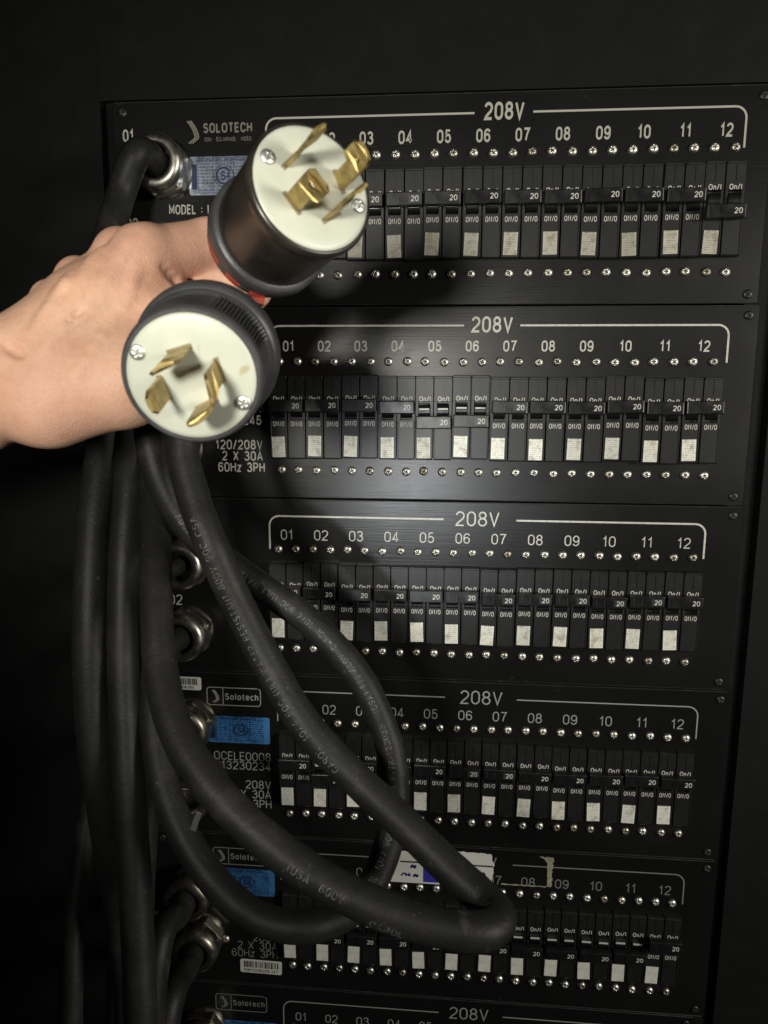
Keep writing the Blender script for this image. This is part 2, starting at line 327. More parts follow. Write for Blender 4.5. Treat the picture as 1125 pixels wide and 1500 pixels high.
# ------------------------------------------------------------------ small shared meshes
def screw_mesh(r, h, mats):
    mb = MB(); rings = 9; seg = 40; vs = []; fs = []; sm = []
    for i in range(rings + 1):
        q = i / rings; 
        for k in range(seg):
            a = 2 * math.pi * k / seg; x, z = r * q * math.cos(a), r * q * math.sin(a)
            y = -h * math.sqrt(max(0, 1 - q * q * 0.98))
            cross = (abs(x) < r * 0.12 and abs(z) < r * 0.5) or (abs(z) < r * 0.12 and abs(x) < r * 0.5)
            if cross: y += h * 0.55
            vs.append((x, y, z))
    for k in range(seg): vs.append((r * math.cos(2 * math.pi * k / seg), 0.0, r * math.sin(2 * math.pi * k / seg)))
    mi = []
    for i in range(rings + 1):
        for k in range(seg):
            k2 = (k + 1) % seg; fs.append((i * seg + k, (i + 1) * seg + k, (i + 1) * seg + k2, i * seg + k2))
            c = [vs[j] for j in fs[-1]]; x = sum(p[0] for p in c) / 4; z = sum(p[2] for p in c) / 4
            mi.append(1 if ((abs(x) < r * 0.1 and abs(z) < r * 0.46) or (abs(z) < r * 0.1 and abs(x) < r * 0.46)) else 0)
    for f, q in zip(fs, mi): mb.f.append(f); mb.m.append(q); mb.sm.append(True)
    mb.v = vs
    return mb.mesh('screw', mats)
ME_SCREW = screw_mesh(0.245 * S, 0.17 * S, [m_nickel, m_recess])
ME_CORNER = screw_mesh(0.24 * S, 0.1 * S, [m_blackscrew, m_recess])
def u_(x): return x * S
def pole(mb, cx):
    w2 = 0.462
    prof = [(3.68, 0), (3.68, .35), (3.73, .42), (5.02, .42), (5.06, .14), (6.02, .14), (6.04, .42), (8.12, .42), (8.19, .36), (8.19, 0)]
    vs = []
    for sx in (-w2, w2):
        for (v, p) in prof: vs.append((u_(cx + sx), u_(-p), u_(6 - v)))
    n = len(prof); fs = [(i, i + 1, n + i + 1, n + i) for i in range(n - 1)]
    fs += [tuple(range(n))[::-1], tuple(range(n, 2 * n))]
    mb.add(vs, fs, 0)
    mb.add([(u_(cx - .27), u_(-.40), u_(6 - 5.33)), (u_(cx + .27), u_(-.40), u_(6 - 5.33)), (u_(cx + .27), u_(-.33), u_(6 - 5.20)), (u_(cx - .27), u_(-.33), u_(6 - 5.20)), (u_(cx - .27), u_(-.15), u_(6 - 5.33)), (u_(cx + .27), u_(-.15), u_(6 - 5.33))], [(0, 1, 2, 3), (3, 2, 5, 4), (4, 5, 1, 0)], 2)
    for sx in (-1, 1):                                   # cheeks beside the slot, rims beside the lower plate
        a, b = sorted((cx + sx * .459, cx + sx * .33))
        mb.box(u_(a), u_(b), u_(-.417), u_(-.1), u_(6 - 6.03), u_(6 - 5.03), 0)
        a, b = sorted((cx + sx * .465, cx + sx * .40))
        mb.box(u_(a), u_(b), u_(-.45), u_(-.1), u_(6 - 8.1), u_(6 - 6.12), 0, u_(.015))
    mb.box(u_(cx - .46), u_(cx + .46), u_(-.45), u_(-.3), u_(6 - 3.82), u_(6 - 3.70), 0, u_(.02))
    mb.box(u_(cx + .02), u_(cx + .05), u_(-.45), u_(-.3), u_(6 - 4.62), u_(6 - 3.83), 0)
    mb.box(u_(cx - .12), u_(cx + .05), u_(-.447), u_(-.3), u_(6 - 4.66), u_(6 - 4.63), 0)
def breaker_mesh(xs_txt):
    mb = MB(); pole(mb, -.5); pole(mb, .5)
    for c in (-.5, .5):
        add_text(mb, 'On/I', u_(c + .02), u_(6 - 4.90), u_(-.425), u_(.27), 1, xs=.95, bold=.15)
        add_text(mb, 'Off/O', u_(c), u_(6 - 6.27), u_(-.425), u_(.27), 1, xs=.72, bold=.15)
    return mb.mesh('circuit_breaker', [m_plastic, m_print, m_ledge])
ME_BREAKER = breaker_mesh(1)
def handle_mesh(worn, pale_bar=True):
    mb = MB()
    mb.box(u_(-.93), u_(.93), u_(-.95), u_(-.50), u_(-.34), u_(.34), 0, u_(.05), 2)
    for c in (-.5, .5):
        b = MB(); lathe(b, [(-.31, .36), (-.29, .4), (.29, .4), (.31, .36)], seg=24)
        mb.add([(u_(v[1] + c), u_(v[0] - .12), u_(v[2] + OFFZ)) for v in b.v], b.f, 0, False)
        mb.box(u_(c - .2), u_(c + .2), u_(-.55), u_(-.12), u_(-.2), u_(.2), 0)
    if OFFZ > 0 and pale_bar:                                         # pale strip on the toggle drum, above the lowered handle
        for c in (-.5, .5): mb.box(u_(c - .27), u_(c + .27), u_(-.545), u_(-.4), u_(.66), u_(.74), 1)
    for (x0, x1, z0, z1) in ((-.74, -.70, -.19, .19), (-.30, -.26, -.19, .19)):
        mb.box(u_(x0), u_(x1), u_(-.97), u_(-.9), u_(z0), u_(z1), 2 if worn else 0)
    if worn: mb.box(u_(.22), u_(.86), u_(-.953), u_(-.9), u_(-.2), u_(.2), 2)
    add_text(mb, '20', u_(.56), 0, u_(-.957), u_(.28), 1, xs=.95, bold=.16)
    return mb.mesh('handle', [m_handle, m_print, m_worn])
OFFZ = -.25; ME_HANDLE = [handle_mesh(0), handle_mesh(1)]
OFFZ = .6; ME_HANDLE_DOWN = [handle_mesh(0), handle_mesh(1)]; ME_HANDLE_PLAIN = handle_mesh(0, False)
def label_mesh(m):
    mb = MB(); mb.box(u_(-.36), u_(.36), u_(-.012), 0, u_(-.565), u_(.565), 0); return mb.mesh('rating_label', [m])
ME_LABEL = label_mesh(m_paper); ME_LABEL_OLD = label_mesh(m_paper_old); ME_LABEL_BLANK = label_mesh(m_paper_blank)

# ------------------------------------------------------------------ cable glands
def hexprof(mb, y0, y1, r, mi, ch):
    prof = [(y0, r - ch), (y0 - ch, r), (y1 + ch, r), (y1, r - ch)]
    vs = []; fs = []
    b = bmesh.new(); bmesh.ops.create_cone(b, cap_ends=True, segments=6, radius1=r, radius2=r, depth=y0 - y1)
    bmesh.ops.rotate(b, verts=b.verts, matrix=Matrix.Rotation(math.pi / 2, 3, 'X'))
    bmesh.ops.translate(b, verts=b.verts, vec=(0, (y0 + y1) / 2, 0))
    bmesh.ops.bevel(b, geom=b.edges[:], offset=ch, segments=2, affect='EDGES', profile=.5)
    mb.bm(b, mi)
def gland(parent, loc, m, spin=0.2):
    a = MB(); lathe(a, [(0, 1.42), (-.25, 1.42), (-.3, 1.34), (-.8, 1.34)], cap=False)
    a.v = [tuple(c * S for c in v) for v in a.v]
    g = link('cable_gland', a.mesh('cable_gland', [m]), parent, loc)
    b = MB(); hexprof(b, -.25 * S, -.95 * S, 1.55 * S, 0, .08 * S); link('hex_nut', b.mesh('hex_nut', [m]), g, (0, 0, 0), (0, spin, 0))
    c = MB(); lathe(c, [(-.9, 1.2), (-1.0, 1.42), (-1.55, 1.42), (-1.75, 1.36), (-1.9, 1.22), (-1.94, 1.0), (-1.9, .86), (-1.3, .8)], cap=False)
    c.v = [tuple(q * S for q in v) for v in c.v]
    link('collar', c.mesh('collar', [m]), g)
    return g

# ------------------------------------------------------------------ panels
def Lp(u, rel, prot=0.0): return ((u - 12.5) * S, -prot * S, (H - rel) * S)
arc_line = ribbon
PRM = 0.02
def panel(idx, label, du, uL, uR, font, ink, voltx, gap, off, wornset, nums=range(1, 13), blank=False, lineR=24.68, lineL=.5, hide_left=True, glands=()):
    T = V0 + H * (idx - 1)
    root = thing('power_distribution_panel', label, 'breaker panel', (0, 0, Zv(T + H)), 'stacked breaker panels in the rack')
    mb = MB()
    mb.box(U(uL), U(uR), 0, .0035, u_(.05), u_(H - .05), 0, .0006)
    # window rim round the breakers and worn upper and lower edge
    for (z0, z1) in ((H - .10, H - .045), (.045, .085)):
        mb.box(U(uL) + .002, U(uR) - .002, -.0006, .003, u_(z0), u_(z1), 1, .0003)
    link('faceplate', mb.mesh('faceplate', [m_panel, m_edge]), root)
    xs, bold, capn, capv = font
    pr = MB(); side = MB(); ln = MB(); cur = [pr]; y = -PRM * S
    def T_(s, u, rel, cap, al='C', x=xs, bo=bold, sp=1.0): add_text(cur[0], s, *[Lp(u, rel)[0], Lp(u, rel)[2]], y, cap * S, 0, al, x, bo, sp)
    T_('208V', voltx, .98 if idx > 1 else .95, capv, sp=1.05)
    link('voltage_text', pr.mesh('voltage_text', [ink]), root)
    for k in nums:
        cur[0] = MB(); T_('%02d' % k, 2 * k - .5 + du, 2.1, capn, sp=1.05); link('circuit_number', cur[0].mesh('circuit_number', [ink]), root)
    lw = .1 if idx < 4 else .07
    R = .55
    def corner(cx, cy, sx): return [(cx + sx * R * math.sin(t), cy - R * math.cos(t)) for t in np.linspace(0, math.pi / 2, 8)]
    lv, lf = arc_line([(gap[1], 1.03)] + corner(lineR - R, 1.03 + R, 1) + [(lineR, 2.95)], lw)
    ln.add([(Lp(a, b)[0], y, Lp(a, b)[2]) for a, b in lv], lf, 0)
    lv, lf = arc_line([(gap[0], 1.03)] + corner(lineL + R, 1.03 + R, -1) + [(lineL, 2.95)], lw)
    ln.add([(Lp(a, b)[0], y, Lp(a, b)[2]) for a, b in lv], lf, 0)
    link('printed_line', ln.mesh('printed_line', [ink]), root); cur[0] = side
    # screws
    for m_ in range(1, 25):
        for row in (2.92, 8.88):
            if idx == 6: break
            x, yy, z = Lp(m_ + du + random.uniform(-.03, .03), row + random.uniform(-.03, .03))
            link('panel_screw', ME_SCREW, root, (x, 0, z), (0, random.uniform(0, 1.57), 0))
    if idx == 6:
        for m_ in range(1, 25):
            x, yy, z = Lp(m_ + du, 2.92); link('panel_screw', ME_SCREW, root, (x, 0, z), (0, random.uniform(0, 1.57), 0))
    for uu in (uR - .55, uL + .55):
        for rel in (.55, H - .5):
            x, yy, z = Lp(uu, rel); link('mounting_screw', ME_CORNER, root, (x, 0, z), (0, random.uniform(0, 1.57), 0))
    # breakers
    for k in range(1, 13):
        x, yy, z = Lp(2 * k - .5 + du + random.uniform(-.02, .02), 6 + random.uniform(-.05, .05) + (.06 if idx == 2 and k > 10 else 0))
        b = link('circuit_breaker', ME_BREAKER, root, (x, 0, z))
        wn = 1 if k in wornset else 0
        dn = k in off
        hz = (6 - (6.12 if dn else 5.28)) + random.uniform(-.03, .03)
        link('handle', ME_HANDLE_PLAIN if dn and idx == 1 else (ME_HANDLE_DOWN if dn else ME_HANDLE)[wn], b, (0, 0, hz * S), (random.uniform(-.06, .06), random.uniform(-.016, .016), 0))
        if not (idx == 3 and k == 2):
            link('rating_label', ME_LABEL_BLANK if blank else ME_LABEL_OLD if idx == 1 else ME_LABEL, b, (u_(-.51 + random.uniform(-.03, .03)), u_(-.43), u_(6 - 7.5 + random.uniform(-.04, .04))), (0, random.uniform(-.045, .045), 0))
    return root, side, T_
def finish(root, pr, ink): link('rating_text', pr.mesh('rating_text', [ink]), root)
def swoosh(pr, u, rel, h, mi=0):
    """three-stripe S emblem"""
    for j in range(3):
        pts = []
        for t in np.linspace(0, 1, 14):
            a = math.radians(100) * t
            x = -.5 + .16 * j + (.62 * math.sin(min(t * 1.9, 1.0) * 1.2) if t < .55 else .62 * math.sin(1.2) + .1 * math.sin((t - .55) / .45 * math.pi))
            yv = -.5 + t
            if t > .75: x -= (t - .75) * 2.0
            pts.append((u + x * h * .55, rel + yv * h))
        lv, lf = arc_line(pts, h * .065)
        pr.add([(Lp(a, b)[0], -PRM * S, Lp(a, b)[2]) for a, b in lv], lf, mi)
def box_sticker(root, name, u0, u1, r0, r1, m, prot=.02, rot=0.0):
    mb = MB(); hw, hh = (u1 - u0) / 2 * S, (r1 - r0) / 2 * S
    b = bmesh.new(); bmesh.ops.create_cube(b, size=1)
    for v in b.verts: v.co = Vector((v.co.x * 2 * hw, (v.co.y - .5) * .012 * S, v.co.z * 2 * hh))
    ed = [e for e in b.edges if abs(e.verts[0].co.y - e.verts[1].co.y) > 1e-6]
    bmesh.ops.bevel(b, geom=ed, offset=.12 * S, segments=3, affect='EDGES', profile=.5)
    mb.bm(b)
    x, y, z = Lp((u0 + u1) / 2, (r0 + r1) / 2, prot)
    return link(name, mb.mesh(name, [m]), root, (x, -.0002, z), (0, rot, 0)), hw, hh
def blue_sticker(root, u0, u1, r0, r1, m, rot=0.0):
    o, hw, hh = box_sticker(root, 'certification_sticker', u0, u1, r0, r1, m, .02, rot)
    mb = MB(); y = -.0005
    def ring(cx, cz, r0, r1, a0=0, a1=2 * math.pi):
        n = 28; vs = []; fs = []
        for k in range(n + 1):
            a = a0 + (a1 - a0) * k / n
            vs += [(cx + r0 * math.cos(a), y, cz + r0 * math.sin(a)), (cx + r1 * math.cos(a), y, cz + r1 * math.sin(a))]
        for k in range(n): fs.append((2 * k, 2 * k + 1, 2 * k + 3, 2 * k + 2))
        mb.add(vs, fs)
    cx = 0.05 * hw
    ring(cx, 0, .36 * hh, .46 * hh, .5, 5.78)
    ring(cx, 0, .54 * hh, .57 * hh)
    add_text(mb, 'S', cx - .04 * hh, 0, y, .5 * hh, 0, xs=.8, bold=.18); add_text(mb, 'A', cx + .26 * hh, 0, y, .4 * hh, 0, xs=.8, bold=.18)
    for z in (.72, -.78): mb.box(-.93 * hw, .93 * hw, y, y + .0001, z * hh - .0001, z * hh + .0001)
    for x in (-.72, -.28, .36): mb.box(x * hw - .00012, x * hw + .00012, y, y + .0001, -.78 * hh, .72 * hh)
    mb.box(-.92 * hw, -.76 * hw, y, y + .0001, -.7 * hh, .6 * hh)
    add_text(mb, 'CERTIFICATION  INFORMATION', 0, .85 * hh, y, .16 * hh, 0, xs=.9, bold=.15)
    link('certification_mark', mb.mesh('certification_mark', [m_blueink]), o)
    return o
def barcode(root, u0, u1, r0, r1, txt, dark=False):
    o, hw, hh = box_sticker(root, 'barcode_sticker', u0, u1, r0, r1, m_white, .02, random.uniform(-.02, .02))
    mb = MB(); x = -.82 * hw
    while x < .8 * hw:
        w_ = random.choice((.02, .03, .05)) * hw; mb.box(x, x + w_, -.00035, -.0003, -.2 * hh, .75 * hh); x += w_ + random.choice((.03, .03, .06)) * hw
    add_text(mb, txt, 0, -.6 * hh, -.00036, .42 * hh, 0, xs=min(1.0, 1.7 * hw / text_w(txt, .42 * hh, 1)), bold=.14)
    link('bars', mb.mesh('bars', [m_black]), o); return o
def boxed_logo(pr, u0, u1, r0, r1):
    R = .18
    c = []
    for (cx, cy, a0) in ((u1 - R, r0 + R, -90), (u1 - R, r1 - R, 0), (u0 + R, r1 - R, 90), (u0 + R, r0 + R, 180)):
        c += [(cx + R * math.cos(math.radians(a0 + t)), cy + R * math.sin(math.radians(a0 + t))) for t in (0, 22, 45, 67, 90)]
    lv, lf = arc_line(c + [c[0], c[1]], .05); pr.add([(Lp(a, b)[0], -PRM * S, Lp(a, b)[2]) for a, b in lv], lf)
    ud = u0 + (u1 - u0) * .3
    lv, lf = arc_line([(ud, r0), (ud, r1)], .05); pr.add([(Lp(a, b)[0], -PRM * S, Lp(a, b)[2]) for a, b in lv], lf)
    swoosh(pr, u0 + (u1 - u0) * .16, (r0 + r1) / 2, (r1 - r0) * .7)
    cap = .42
    x, y, z = Lp(ud + .12, (r0 + r1) / 2)
    wd = (u1 - ud - .25) * S; add_text(pr, 'Solotech', x, z, -PRM * S, cap * S, 0, 'L', wd / text_w('Solotech', cap * S, 1, .17), .17)

F1 = (.74, .17, .66, .86); F2 = (.84, .15, .58, .84); F3 = (1.0, .1, .6, .84)
# panel 1
r1, p1, T1 = panel(1, 'topmost breaker panel in the rack, behind the brown shelled plug', .276, -7.75, 26.0, F1, m_print_old, 12.8, (11.3, 14.25), {12}, {4})
T1('01', -6.95, 1.7, .62); T1('02', -6.95, 6.15, .62)
p1b = MB(); swoosh(p1b, -3.4, 1.6, 1.1)
add_text(p1b, 'SOLOTECH', Lp(-2.85, 0)[0], Lp(0, 1.42)[2], -PRM * S, .5 * S, 0, 'L', 2.62 * S / text_w('SOLOTECH', .5 * S, 1, .2), .2)
add_text(p1b, 'SON · ÉCLAIRAGE · VIDÉO', Lp(-2.8, 0)[0], Lp(0, 1.98)[2], -PRM * S, .2 * S, 0, 'L', 2.5 * S / text_w('SON · ÉCLAIRAGE · VIDÉO', .2 * S, 1, .13), .13)
link('printed_emblem', p1b.mesh('printed_emblem', [m_print_brown]), r1)
T1('MODEL : LOCELE0008', -4.87, 5.45, .5, 'L', .74, .17)
finish(r1, p1, m_print_old)
blue_sticker(r1, -3.7, -.1, 2.82, 4.75, m_blue_dull)
gland(r1, Lp(-4.9, 3.5), m_gland, .3); gland(r1, Lp(-4.9, 7.8), m_gland, .1)
# panel 2
r2, p2, T2 = panel(2, 'second breaker panel from the top, lit by the torch, two middle switches off', -.016, -7.75, 26.15, F2, m_print, 12.5, (11.02, 13.98), {5, 6}, {5, 6, 7})
T2('MODEL : LOCELE0008', 0.04, 5.45, .55, 'R', .84, .15); T2('SERIAL : 13230245', -.08, 6.13, .55, 'R', .84, .15)
T2('120/208V', -.05, 7.5, .55, 'R'); T2('2 X 30A', -.05, 8.13, .55, 'R'); T2('60Hz 3PH', .05, 8.77, .55, 'R')
T2('01', -6.95, 1.7, .62); T2('02', -6.95, 6.15, .62)
finish(r2, p2, m_print)
gland(r2, Lp(-4.9, 3.6), m_gland, .5); gland(r2, Lp(-4.9, 7.8), m_gland, .2)
# panel 3
r3, p3, T3 = panel(3, 'middle breaker panel whose second breaker has no paper label', -.285, -7.7, 26.22, F3, m_print, 12.0, (10.12, 14.14), set(), {6, 7, 8, 9, 10, 11}, lineL=.25, lineR=24.3)
T3('02', -5.45, 6.12, .62)
finish(r3, p3, m_print)
gland(r3, Lp(-4.6, 3.7), m_gland, .35); gland(r3, Lp(-4.65, 7.9), m_gland, .15)
# panel 4
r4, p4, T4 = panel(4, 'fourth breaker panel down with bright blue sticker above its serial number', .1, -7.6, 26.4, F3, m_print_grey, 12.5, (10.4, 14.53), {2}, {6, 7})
boxed_logo(p4, -3.77, -.52, .98, 2.08)
T4('MODEL: LOCELE0008', .02, 5.32, .55, 'R'); T4('SERIAL:         13230234', 0.0, 5.92, .55, 'R')
T4('208V', 0, 7.14, .55, 'R'); T4('2 X 30A', 0, 7.77, .55, 'R'); T4('60Hz 3PH', 0, 8.4, .55, 'R')
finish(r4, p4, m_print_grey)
barcode(r4, -6.2, -4.1, .38, 1.2, '012208-091')
blue_sticker(r4, -3.78, .0, 2.78, 4.47, m_blue)
link('mounting_screw', ME_SCREW, r4, Lp(-3.18, 7.3))
gland(r4, Lp(-4.7, 3.1), m_brassgland, .25); gland(r4, Lp(-4.7, 7.4), m_gland, .5)
# panel 5
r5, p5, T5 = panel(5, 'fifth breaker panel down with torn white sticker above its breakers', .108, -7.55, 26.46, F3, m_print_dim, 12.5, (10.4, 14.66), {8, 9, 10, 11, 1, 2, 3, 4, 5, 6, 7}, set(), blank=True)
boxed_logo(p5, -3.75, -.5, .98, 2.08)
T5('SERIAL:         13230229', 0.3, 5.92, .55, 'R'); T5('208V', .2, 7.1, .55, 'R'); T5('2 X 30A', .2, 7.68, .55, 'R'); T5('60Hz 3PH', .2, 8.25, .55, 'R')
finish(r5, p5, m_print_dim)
blue_sticker(r5, -3.72, .1, 2.35, 4.15, m_blue)
barcode(r5, -2.24, .44, 8.7, 9.65, '00013230229-147')
link('mounting_screw', ME_SCREW, r5, Lp(-3.13, 7.35))
gland(r5, Lp(-5.0, 3.5), m_brassgland, .6); gland(r5, Lp(-4.6, 7.0), m_brassgland, .3)
def ragged(root, name, outline, m, prot=.022, jit=.05):
    pts = []
    n = len(outline)
    for i in range(n):
        a = Vector(outline[i][:2]); b = Vector(outline[(i + 1) % n][:2]); torn = len(outline[i]) > 2
        k = max(1, int((b - a).length / .12)) if torn else 1
        for j in range(k):
            q = a.lerp(b, j / k)
            if torn and j: q += Vector((random.uniform(-jit, jit), random.uniform(-jit, jit)))
            pts.append(q)
    b = bmesh.new(); vs = [b.verts.new(Lp(q.x, q.y, prot)) for q in pts]; f = b.faces.new(vs)
    r = bmesh.ops.extrude_face_region(b, geom=[f]); bmesh.ops.translate(b, verts=[v for v in r['geom'] if isinstance(v, bmesh.types.BMVert)], vec=(0, -.00015, 0))
    bmesh.ops.recalc_face_normals(b, faces=b.faces[:])
    bmesh.ops.triangulate(b, faces=b.faces[:])
    mb = MB(); mb.bm(b); return link(name, mb.mesh(name, [m]), root)
st = ragged(r5, 'torn_sticker', [(7.9, .5, 1), (11.6, .32, 1), (13.35, .38, 1), (13.55, 1.0, 1), (13.45, 2.6), (7.3, 2.6, 1), (7.3, 1.6, 1)], m_white)
ink = MB()
for (cx, cr, w_, h_) in ((8.7, 1.5, .3, .18), (8.25, 2.05, .6, .16), (12.7, 1.95, .7, .16), (12.9, 1.72, .25, .12), (8.85, 2.1, .25, .14)):
    pts = [(cx - w_ / 2 + w_ * t + .08 * math.sin(19 * t), cr + h_ / 2 * math.sin(26 * t + cx)) for t in np.linspace(0, 1, 40)]
    lv, lf = arc_line(pts, .07); ink.add([(Lp(a, b, .036)) for a, b in lv], lf)
ink.box(Lp(9.3, 0)[0], Lp(10.2, 0)[0], -.036 * S, -.034 * S, Lp(0, 2.5)[2], Lp(0, 1.55)[2])
link('marker_writing', ink.mesh('marker_writing', [m_pen]), st)
ink = MB(); ink.box(Lp(7.9, 0)[0], Lp(13.5, 0)[0], -.0365 * S, -.035 * S, Lp(0, 1.25)[2], Lp(0, 1.15)[2]); link('ruled_line', ink.mesh('ruled_line', [m_black]), st)
ragged(r5, 'tape_residue', [(16.2, .38, 1), (17.05, .38, 1), (17.0, 2.3, 1), (16.75, 2.3, 1), (16.7, .75, 1), (16.5, .5, 1)], m_yellow, jit=.06)
ragged(r5, 'tape_residue', [(14.0, 2.28, 1), (16.7, 2.3, 1), (16.7, 2.36, 1), (14.0, 2.36, 1)], m_yellow, jit=.02)
# panel 6
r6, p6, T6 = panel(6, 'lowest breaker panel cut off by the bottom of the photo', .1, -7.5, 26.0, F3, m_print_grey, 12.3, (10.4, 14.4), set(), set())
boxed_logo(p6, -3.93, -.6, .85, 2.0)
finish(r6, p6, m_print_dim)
blue_sticker(r6, -3.73, .05, 2.75, 4.5, m_blue)
gland(r6, Lp(-4.7, 3.3), m_brassgland, .5)

# ------------------------------------------------------------------ cables
def spline(pts, n=14):
    P = [Vector(p) for p in pts]; P = [P[0] * 2 - P[1]] + P + [P[-1] * 2 - P[-2]]; out = []
    for i in range(1, len(P) - 2):
        a, b, c, d = P[i - 1:i + 3]
        for k in range(n):
            t = k / n; out.append(.5 * ((2 * b) + (c - a) * t + (2 * a - 5 * b + 4 * c - d) * t * t + (3 * b - a - 3 * c + d) * t ** 3))
    out.append(P[-2]); 
    for _ in range(3):
        q = out[:]
        for i in range(1, len(out) - 1): q[i] = out[i] * .5 + (out[i - 1] + out[i + 1]) * .25
        out = q
    return out
def tube_mesh(name, path, r, m, seg=28):
    vs = []; fs = []; T0 = (path[1] - path[0]).normalized(); Nn = T0.orthogonal().normalized()
    ph = random.uniform(0, 9)
    for i, c in enumerate(path):
        t = (path[min(i + 1, len(path) - 1)] - path[max(i - 1, 0)]).normalized()
        Nn = (Nn - t * Nn.dot(t)).normalized(); B = t.cross(Nn)
        rr = r * (1 + .012 * math.sin(i * .31 + ph) + .008 * math.sin(i * .83 + ph))
        for k in range(seg):
            a = 2 * math.pi * k / seg; vs.append(c + (Nn * math.cos(a) + B * math.sin(a)) * rr)
    for i in range(len(path) - 1):
        for k in range(seg):
            k2 = (k + 1) % seg; fs.append((i * seg + k, i * seg + k2, (i + 1) * seg + k2, (i + 1) * seg + k))
    fs.append(tuple(range(seg))[::-1]); fs.append(tuple((len(path) - 1) * seg + k for k in range(seg)))
    mb = MB(); mb.add(vs, fs, 0, True); return mb.mesh(name, [m])
CG = 'black cables hanging beside the panels'
def cable(label, pts, r, grp=CG):
    path = spline(pts); o = thing('power_cable', label, 'cable', (0, 0, 0), grp, tube_mesh('power_cable', path, r, m_cable))
    return o, path
def cable_print(parent, path, r, start, body, cap, phi=0.0):
    """lettering moulded round the jacket, reading back towards the path's start"""
    L = [0.0]
    for a, b in zip(path, path[1:]): L.append(L[-1] + (b - a).length)
    L = np.array(L); P = np.array([p[:] for p in path])
    v, f = text_mesh(body, .13, 1.5); view = Vector(cam_loc)
    mb = MB(); out = []
    for tx, ty, _j in v:
        s = start - tx * cap * 1.0; c = Vector([np.interp(s, L, P[:, k]) for k in range(3)])
        c2 = Vector([np.interp(s + .004, L, P[:, k]) for k in range(3)]); c0 = Vector([np.interp(s - .004, L, P[:, k]) for k in range(3)])
        t = (c2 - c0).normalized(); n = view - c; n = (n - t * n.dot(t)).normalized(); up = n.cross(-t)
        a = (ty * cap - cap / 2) / r + phi
        out.append(c + (n * math.cos(a) + up * math.sin(a)) * (r * 1.024 + _j * 1e-5))
    mb.add(out, f, 0); link('cable_lettering', mb.mesh('cable_lettering', [m_cableink]), parent)
def arclen(path, px, py):
    """distance along the path to the point nearest a place on the cable"""
    best = (1e9, 0); s = 0
    for i, p in enumerate(path):
        if i: s += (p - path[i - 1]).length
        d = np.array([p.x / S, -p.z / S, p.y / S]) - CAMP; q = RC @ d
        x, y = 562.5 + 1050 * q[0] / q[2], 750 + 1050 * q[1] / q[2]
        e = (x - px) ** 2 + (y - py) ** 2
        if e < best[0]: best = (e, s)
    return best[1]
def gl(idx, u, rel, prot): return Vector(((u - 12.5) * S, -prot * S, -(V0 + H * (idx - 1) + rel) * S))
# the two plug cords
LP_REAR = [cp(318, 500, .372), cp(332, 482, .395)]
UP_REAR = [cp(382, 355, .395), cp(366, 372, .415)]
r_c = .0098
c1, path1 = cable('black cord of the grooved plug, crossing in front of its neighbour and looping lowest',
    LP_REAR + [cp(335, 490, .43), cp(305, 540, .45), cp(268, 640, .445), cp(281, 720, .44), cp(306, 790, .435), cp(346, 880, .44), cp(392, 970, .44), cp(446, 1060, .435), cp(510, 1130, .432), cp(590, 1205, .424), cp(662, 1275, .412),
     cp(710, 1318, .402), cp(730, 1346, .39), cp(702, 1364, .38), cp(610, 1350, .378), cp(500, 1305, .38), cp(400, 1240, .385), cp(318, 1162, .395), cp(260, 1075, .41), cp(235, 980, .43), cp(229, 880, .45), cp(228, 780, .48), cp(226, 680, .51), cp(212, 560, .55), gl(2, -5.3, 3.6, 3.8), gl(2, -4.9, 3.6, 1.2)], r_c * 1.03)
c2, path2 = cable('black cord of the brown shelled plug, passing behind its neighbour into a smaller loop',
    UP_REAR + [cp(330, 400, .44), cp(265, 480, .475), cp(222, 580, .475), cp(222, 660, .47), cp(250, 735, .475), cp(300, 798, .48), cp(372, 852, .485), cp(455, 912, .49), cp(522, 985, .49), cp(562, 1065, .488), cp(578, 1140, .485), cp(574, 1215, .48),
     cp(548, 1290, .47), cp(505, 1340, .46), cp(440, 1358, .45), cp(370, 1340, .45), cp(305, 1280, .455), cp(258, 1200, .465), cp(232, 1110, .48), cp(222, 1000, .50), cp(220, 880, .53), cp(220, 760, .56), cp(212, 660, .58), gl(2, -5.4, 7.8, 3.6), gl(2, -4.9, 7.8, 1.2)], r_c)
s0 = arclen(path1, 486, 1135)
cable_print(c1, path1, r_c * 1.03, s0, 'CAROL  10/4 90C (UL) WATER RESISTANT 600V 90C CSA', .0046, .45)
s0 = arclen(path2, 486, 955)
cable_print(c2, path2, r_c, s0, 'CAROL 10/4 90C (UL) WATER RESISTANT 600V', .0045, .1)
s0 = arclen(path2, 580, 1180)
cable_print(c2, path2, r_c, s0, 'MSHA P-7K-123033   (CSA) FT2 600V', .0044, .1)
s0 = arclen(path2, 530, 1318)
cable_print(c2, path2, r_c, s0, 'CAROL 10/4 90C', .0044, .1)
s0 = arclen(path1, 548, 1330)
cable_print(c1, path1, r_c * 1.03, s0, 'CAROL', .0044, -.9)
s0 = arclen(path1, 405, 1285)
cable_print(c1, path1, r_c * 1.03, s0, '(USA  600V', .0044, -.35)
